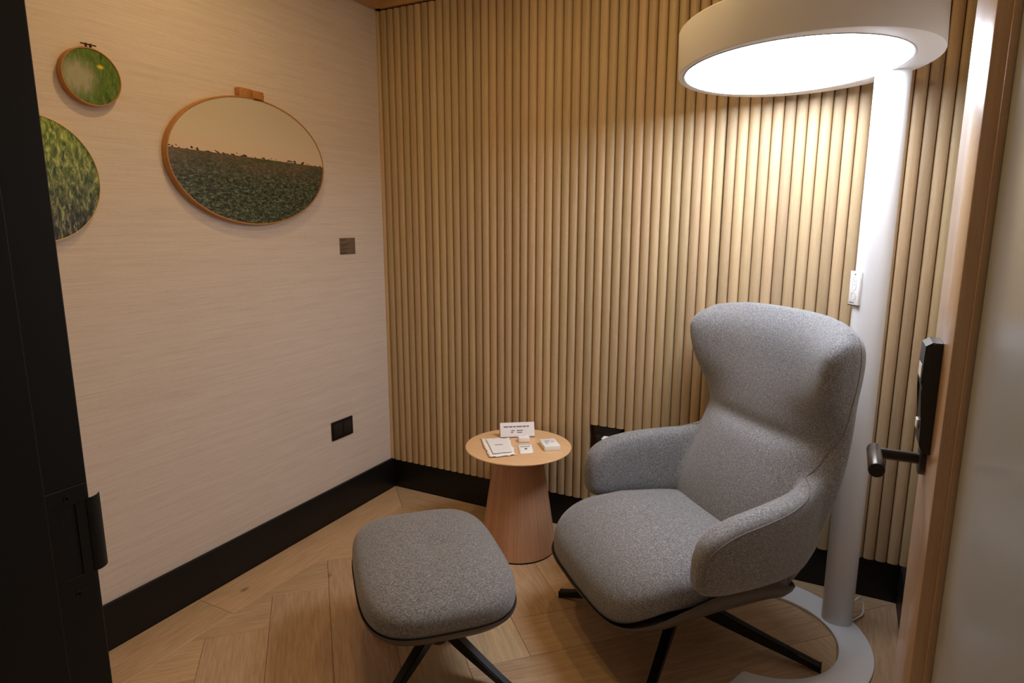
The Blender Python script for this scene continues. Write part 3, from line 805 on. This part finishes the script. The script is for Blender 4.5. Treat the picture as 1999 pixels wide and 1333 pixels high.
# things on the table
TZ = .4965
def frame_from(p0, p1):
    """origin at p0, local x towards p1"""
    d = Vector((p1[0]-p0[0], p1[1]-p0[1])); return math.atan2(d.y, d.x), d.length
# leaning card
a, Lc = frame_from((.823, -.236), (.958, -.143))
cdh = thing('info_card', 'white printed card propped upright at the back of the round table', 'card', (.8905, -.1895, TZ), a)
def card():
    e = bpy.data.objects.new('card_face', None)
bm = bmesh.new(); tilt = .018
v = [(-Lc/2, -.004, 0), (Lc/2, -.004, 0), (Lc/2, tilt, .067), (-Lc/2, tilt, .067)]
nrm = Vector((0, -.067, tilt + .004)).normalized(); th = .002
f1 = [bm.verts.new(p) for p in v]; f2 = [bm.verts.new(Vector(p) - nrm*th) for p in v]
bm.faces.new(f1); bm.faces.new(f2[::-1])
for k in range(4): bm.faces.new((f1[k], f2[k], f2[(k+1) % 4], f1[(k+1) % 4]))
bm_obj('card_face', bm, M['acrylic_back'], cdh)
bm = bmesh.new()
v = [(-Lc/2, .055, 0), (Lc/2, .055, 0), (Lc/2, tilt + .003, .066), (-Lc/2, tilt + .003, .066)]
f1 = [bm.verts.new(p) for p in v]; f2 = [bm.verts.new(Vector(p) + Vector((0, .002, .0))) for p in v]
bm.faces.new(f1); bm.faces.new(f2[::-1])
for k in range(4): bm.faces.new((f1[k], f2[k], f2[(k+1) % 4], f1[(k+1) % 4]))
bm_obj('back_leaf', bm, M['acrylic_back'], cdh)
def text_line(parent, x0, x1, up, hgt, mat, foot=(0, -.004, 0), top=(0, tilt, .067), name='print_line'):
    fo, to = Vector(foot), Vector(top); d = to - fo
    A = fo + d*up; B = fo + d*(up + hgt); n_ = Vector((0, -d.z, d.y)).normalized() * .0005
    p = [A + Vector((x0, 0, 0)), A + Vector((x1, 0, 0)), B + Vector((x1, 0, 0)), B + Vector((x0, 0, 0))]
    vv = [q + n_*.2 for q in p] + [q + n_ for q in p]
    return mesh_obj(name, vv, [(0, 1, 2, 3), (4, 5, 6, 7), (0, 1, 5, 4), (1, 2, 6, 5), (2, 3, 7, 6), (3, 0, 4, 7)], mat, parent)
x = -Lc*.40
for wd in (.022, .018, .012, .026, .017, .012):
    text_line(cdh, x, min(x + wd, Lc*.34), .68, .085, M['ink']); x += wd + .003
    if x > Lc*.33: break
for up, x0, x1 in ((.43, -.03, -.014), (.43, -.004, .026), (.32, -.032, -.02), (.30, -.002, .022)): text_line(cdh, x0, x1, up, .06, M['ink'])
box('foot_strip', -Lc/2, Lc/2, -.0075, -.0045, 0.0002, .004, M['plaque'], cdh)
# paper sleeve
ev = thing('paper_sleeve', 'crumpled white paper sleeve lying at the left of the round table', 'paper sleeve', (.873, -.365, TZ))
cor = [(.7508, -.3037), (.8669, -.2354), (.9941, -.4112), (.9134, -.4943)]
rng = random.Random(3); nI, nJ = 13, 15; V = []; Fc = []
def bil(u, v): 
    a = [lerp(cor[0][k], cor[1][k], u) for k in (0, 1)]; b = [lerp(cor[3][k], cor[2][k], u) for k in (0, 1)]
    return [lerp(a[k], b[k], v) for k in (0, 1)]
for j in range(nJ):
    for i in range(nI):
        u, v_ = i/(nI-1), j/(nJ-1); x, y = bil(u, v_)
        e = 1 - min(1, 5*min(u, 1-u, v_, 1-v_))
        x += rng.uniform(-.0045, .0045)*e; y += rng.uniform(-.0045, .0045)*e
        z = .002 + .0025*rng.random() + .005*e*rng.random() + .006*math.exp(-((u-.5)**2+(v_-.5)**2)*6)
        V.append((x - .873, y + .365, z))
nb = len(V); V += [(p[0], p[1], max(.0003, p[2] - .0016)) for p in V]
for j in range(nJ-1):
    for i in range(nI-1):
        q = j*nI + i; Fc += [(q, q+1, q+nI+1, q+nI), (nb+q, nb+q+nI, nb+q+nI+1, nb+q+1)]
rim = [i for i in range(nI)] + [j*nI + nI-1 for j in range(1, nJ)] + [(nJ-1)*nI + i for i in range(nI-2, -1, -1)] + [j*nI for j in range(nJ-2, 0, -1)]
for k in range(len(rim)): a_, b_ = rim[k], rim[(k+1) % len(rim)]; Fc.append((a_, b_, nb + b_, nb + a_))
mesh_obj('sleeve', V, Fc, M['paper'], ev, True)
# inner sheet, printed name
def flat_quad(name, pts, z0, z1, mat, parent):
    return prism(name, pts, z0, z1, mat, parent)
ctr = [bil(u, v_) for u, v_ in ((.17, .1), (.9, .1), (.9, .9), (.17, .9))]
flat_quad('panel', [(p[0]-.873, p[1]+.365) for p in ctr], .0115, .0122, M['paper_grey'], ev)
for u0, u1 in ((.38, .47), (.48, .56), (.57, .66)):
    q = [bil(u, v_) for u, v_ in ((u0, .45), (u1, .45), (u1, .485), (u0, .485))]
    flat_quad('print_line', [(p[0]-.873, p[1]+.365) for p in q], .0122, .0125, M['ink'], ev)
# rolled tape / small wrapped box in the middle
a, Lb = frame_from((.9339, -.2616), (.9746, -.2330))
cb = thing('small_packet', 'small white cube-shaped packet in the middle of the round table', 'packet', (.9425, -.2300, TZ), a)
bm = bmesh.new(); add_box(bm, -.026, .026, -.018, .018, .0003, .026, .004, 3); bm_obj('packet', bm, M['paper'], cb, angle=50)
for x0, x1 in ((-.012, -.002), (.0, .012)): box('print_line', x0, x1, -.001, .002, .0258, .0263, M['ink_blue'], cb)
# sachet
sa_c = [(.9409, -.2895), (.9945, -.2544), (1.0504, -.3463), (1.0025, -.3876)]
cx = sum(p[0] for p in sa_c)/4; cy = sum(p[1] for p in sa_c)/4
sc_ = thing('sachet', 'small flat white sachet with blue print in front of the packet', 'sachet', (cx, cy, TZ))
V = []; Fc = []; n_ = 9
def bil2(u, v): return [lerp(lerp(sa_c[0][k], sa_c[1][k], u), lerp(sa_c[3][k], sa_c[2][k], u), v) for k in (0, 1)]
for j in range(n_):
    for i in range(n_):
        u, v_ = i/(n_-1), j/(n_-1); x, y = bil2(u, v_); z = .0012 + .004*max(0, math.sin(PI*u)*math.sin(PI*v_))**.6 + .001*rng.random()
        V.append((x-cx, y-cy, z))
nb = len(V); V += [(p[0], p[1], .0003) for p in V]
for j in range(n_-1):
    for i in range(n_-1):
        q = j*n_ + i; Fc += [(q, q+1, q+n_+1, q+n_), (nb+q, nb+q+n_, nb+q+n_+1, nb+q+1)]
rim = [i for i in range(n_)] + [j*n_ + n_-1 for j in range(1, n_)] + [(n_-1)*n_ + i for i in range(n_-2, -1, -1)] + [j*n_ for j in range(n_-2, 0, -1)]
for k in range(len(rim)): a_, b_ = rim[k], rim[(k+1) % len(rim)]; Fc.append((a_, b_, nb + b_, nb + a_))
mesh_obj('pouch', V, Fc, M['paper'], sc_, True)
def on_sachet(u0, u1, v0, v1, mat, nm): 
    q = [bil2(u, v_) for u, v_ in ((u0, v0), (u1, v0), (u1, v1), (u0, v1))]
    flat_quad(nm, [(p[0]-cx, p[1]-cy) for p in q], .0062, .0066, mat, sc_)
on_sachet(.16, .84, .26, .36, M['ink_blue'], 'print_line'); on_sachet(.42, .60, .52, .66, M['ink'], 'print_mark')
# white carton
a, Lx = frame_from((1.0866, -.3077), (1.1427, -.2617))
ct = thing('carton', 'flat white carton with pale blue lettering at the right of the round table', 'carton', (1.081, -.242, TZ), a)
box('carton_body', -Lx/2, Lx/2, -.052, .052, .0003, .022, M['white_plastic'], ct, bev=.0012)
box('carton_lid_line', -Lx/2 - .0002, Lx/2 + .0002, -.0523, .0523, .0075, .0082, M['paper_grey'], ct)
for x0, x1, y0, y1 in ((-.020, -.014, -.024, .024), (-.014, .004, .018, .024), (-.014, .0, -.003, .003), (.006, .022, .006, .011)):
    box('print_mark', x0, x1, y0, y1, .0221, .0225, M['ink_blue'] if y0 < 0 else M['ink'], ct)

# ------------------------------------------------------------------ on the papered wall
def hoop_frame(name, label, yc, zc, ra, rb, depth, mat_h, mat_p, rimw, group):
    t = thing(name, label, 'picture', (XW, yc, zc), group=group)
    n = 96; verts = []; faces = []
    prof = [(0, 0.0), (0, rimw*.0 + 0.0)]
    sec_ = [(0.001, 0), (depth - .0015, 0), (depth, .0012), (depth, rimw - .001), (depth - .001, rimw), (.001, rimw)]
    for k in range(n):
        a = 2*PI*k/n
        for d, q in sec_: verts.append((d, (ra - q)*math.cos(a), (rb - q)*math.sin(a)))
    m_ = len(sec_)
    for k in range(n):
        for q in range(m_): faces.append((k*m_ + q, k*m_ + (q+1) % m_, ((k+1) % n)*m_ + (q+1) % m_, ((k+1) % n)*m_ + q))
    o = mesh_obj('hoop', verts, faces, mat_h, t, True); o.data.set_sharp_from_angle(angle=math.radians(40))
    verts = []; 
    for d in (.004, depth - .0025): verts += [(d, (ra - rimw + .0003)*math.cos(2*PI*k/n), (rb - rimw + .0003)*math.sin(2*PI*k/n)) for k in range(n)]
    faces = [tuple(range(n)), tuple(n + k for k in range(n))] + [(k, (k+1) % n, n + (k+1) % n, n + k) for k in range(n)]
    mesh_obj('print', verts, faces, mat_p, t)
    return t
ov = hoop_frame('oval_hoop_print', 'large oval wooden hoop holding a hillside photograph', -.8539, 1.7428, .3911, .2535, .030, M['hoop'], print_landscape(0), .006, 'hoop framed prints')
# wooden clamp at the top of the oval hoop
cl = bpy.data.objects.new('clamp', None); C.objects.link(cl); cl.parent = ov; cl.location = (0, .006, .253)
bm = bmesh.new(); add_box(bm, .002, .030, -.060, -.002, -.004, .032, .002, 2); bm_obj('block', bm, M['hoop'], cl, angle=35)
bm = bmesh.new(); add_box(bm, .002, .030, .003, .060, -.008, .030, .002, 2); bm_obj('block', bm, M['hoop'], cl, angle=35)
tube('bolt', [(.016, -.058, .020), (.016, .0, .020), (.016, .072, .018)], .0025, M['ink_dark'], cl, n=10)
o = lathe('wing_nut', [(.0005, 0), (.006, 0), (.006, .006), (.0005, .006)], 6, M['ink_dark'], cl); o.rotation_euler = (-PI/2, 0, 0); o.location = (.016, .060, .018)
sm = hoop_frame('round_hoop_print', 'small round wooden hoop holding a pale meadow photograph', -1.4745, 1.958, .0940, .0894, .026, M['hoop'],
    print_meadow('meadow_print', [(.36, srgb(52, 78, 24)), (.5, srgb(92, 122, 44)), (.66, srgb(134, 152, 84))], 3.1, 42, srgb(176, 172, 150), True), .0045, 'hoop framed prints')
cl = bpy.data.objects.new('clasp', None); C.objects.link(cl); cl.parent = sm; cl.location = (0, .004, .0894)
tube('screw', [(.013, -.022, .011), (.013, 0, .011), (.013, .026, .011)], .0022, M['ink_dark'], cl, n=8)
for y in (-.006, .008): box('lug', .009, .017, y - .0018, y + .0018, -.002, .014, M['ink_dark'], cl)
hoop_frame('round_hoop_print', 'pale rimmed round hoop with a grass photograph half hidden by the door frame', -1.676, 1.630, .193, .193, .020, M['hoop_pale'],
    print_meadow('grass_print', [(.40, srgb(14, 15, 12)), (.47, srgb(52, 60, 34)), (.53, srgb(88, 76, 84)), (.60, srgb(160, 176, 110))], 9.4, 60), .0035, 'hoop framed prints')
# small wall plaque with illegible lines
pq = thing('wall_plaque', 'small square bronze plaque with tiny dark lines beside the oval print', 'plaque', (XW, -.296, 1.3835))
box('plate', 0, .003, -.0555, .0555, -.0405, .0405, M['plaque'], pq, bev=.0006)
for z, x1, h in ((.031, -.012, .0040), (.023, -.030, .0022), (.011, .012, .0030), (.004, -.010, .0026), (-.003, -.022, .0022), (-.013, .008, .0024), (-.018, -.020, .0024), (-.031, -.006, .0034), (-.036, -.026, .0020)):
    box('text_line', .0030, .0034, -.050, x1, z - h/2, z + h/2, M['ink_dark'], pq)
# double socket low on the papered wall
sk = thing('wall_socket', 'black double socket plate low on the beige papered wall', 'socket', (XW, -.3995, .4635))
box('plate', 0, .008, -.0755, .0755, -.0475, .0475, M['black'], sk, bev=.0012)
for y in (-.034, .034): box('module', .008, .0095, y - .030, y + .030, -.034, .034, M['dark_grey'], sk, bev=.0012)
# socket plate let into the slats
s2 = thing('slat_wall_socket', 'black socket plate let into the slatted wall behind the armchair', 'socket', ((OX0+OX1)/2, 0, (OZ0+OZ1)/2))
hw, hh = (OX1-OX0)/2 - .0005, (OZ1-OZ0)/2
box('plate', -hw, hw, -.010, .011, -hh, hh, M['black'], s2, bev=.0015)
for x in (-.03, .03): box('module', x - .026, x + .026, -.0125, -.010, -.034, .034, M['dark_grey'], s2, bev=.001)
pg = thing('power_plug', 'white plug pushed into the socket on the slatted wall', 'plug', (1.281, -.0128, .488))
bm = bmesh.new(); add_box(bm, -.022, .022, -.040, 0, -.020, .022, .006, 3); bm_obj('plug_body', bm, M['white_plastic'], pg, angle=50)
tube('plug_cord', smooth_path([(0, -.030, -.016), (0, -.034, -.06), (.004, -.022, -.14), (.01, -.02, -.30), (.03, -.03, -.46)], 6), .003, M['white_plastic'], pg, n=8)
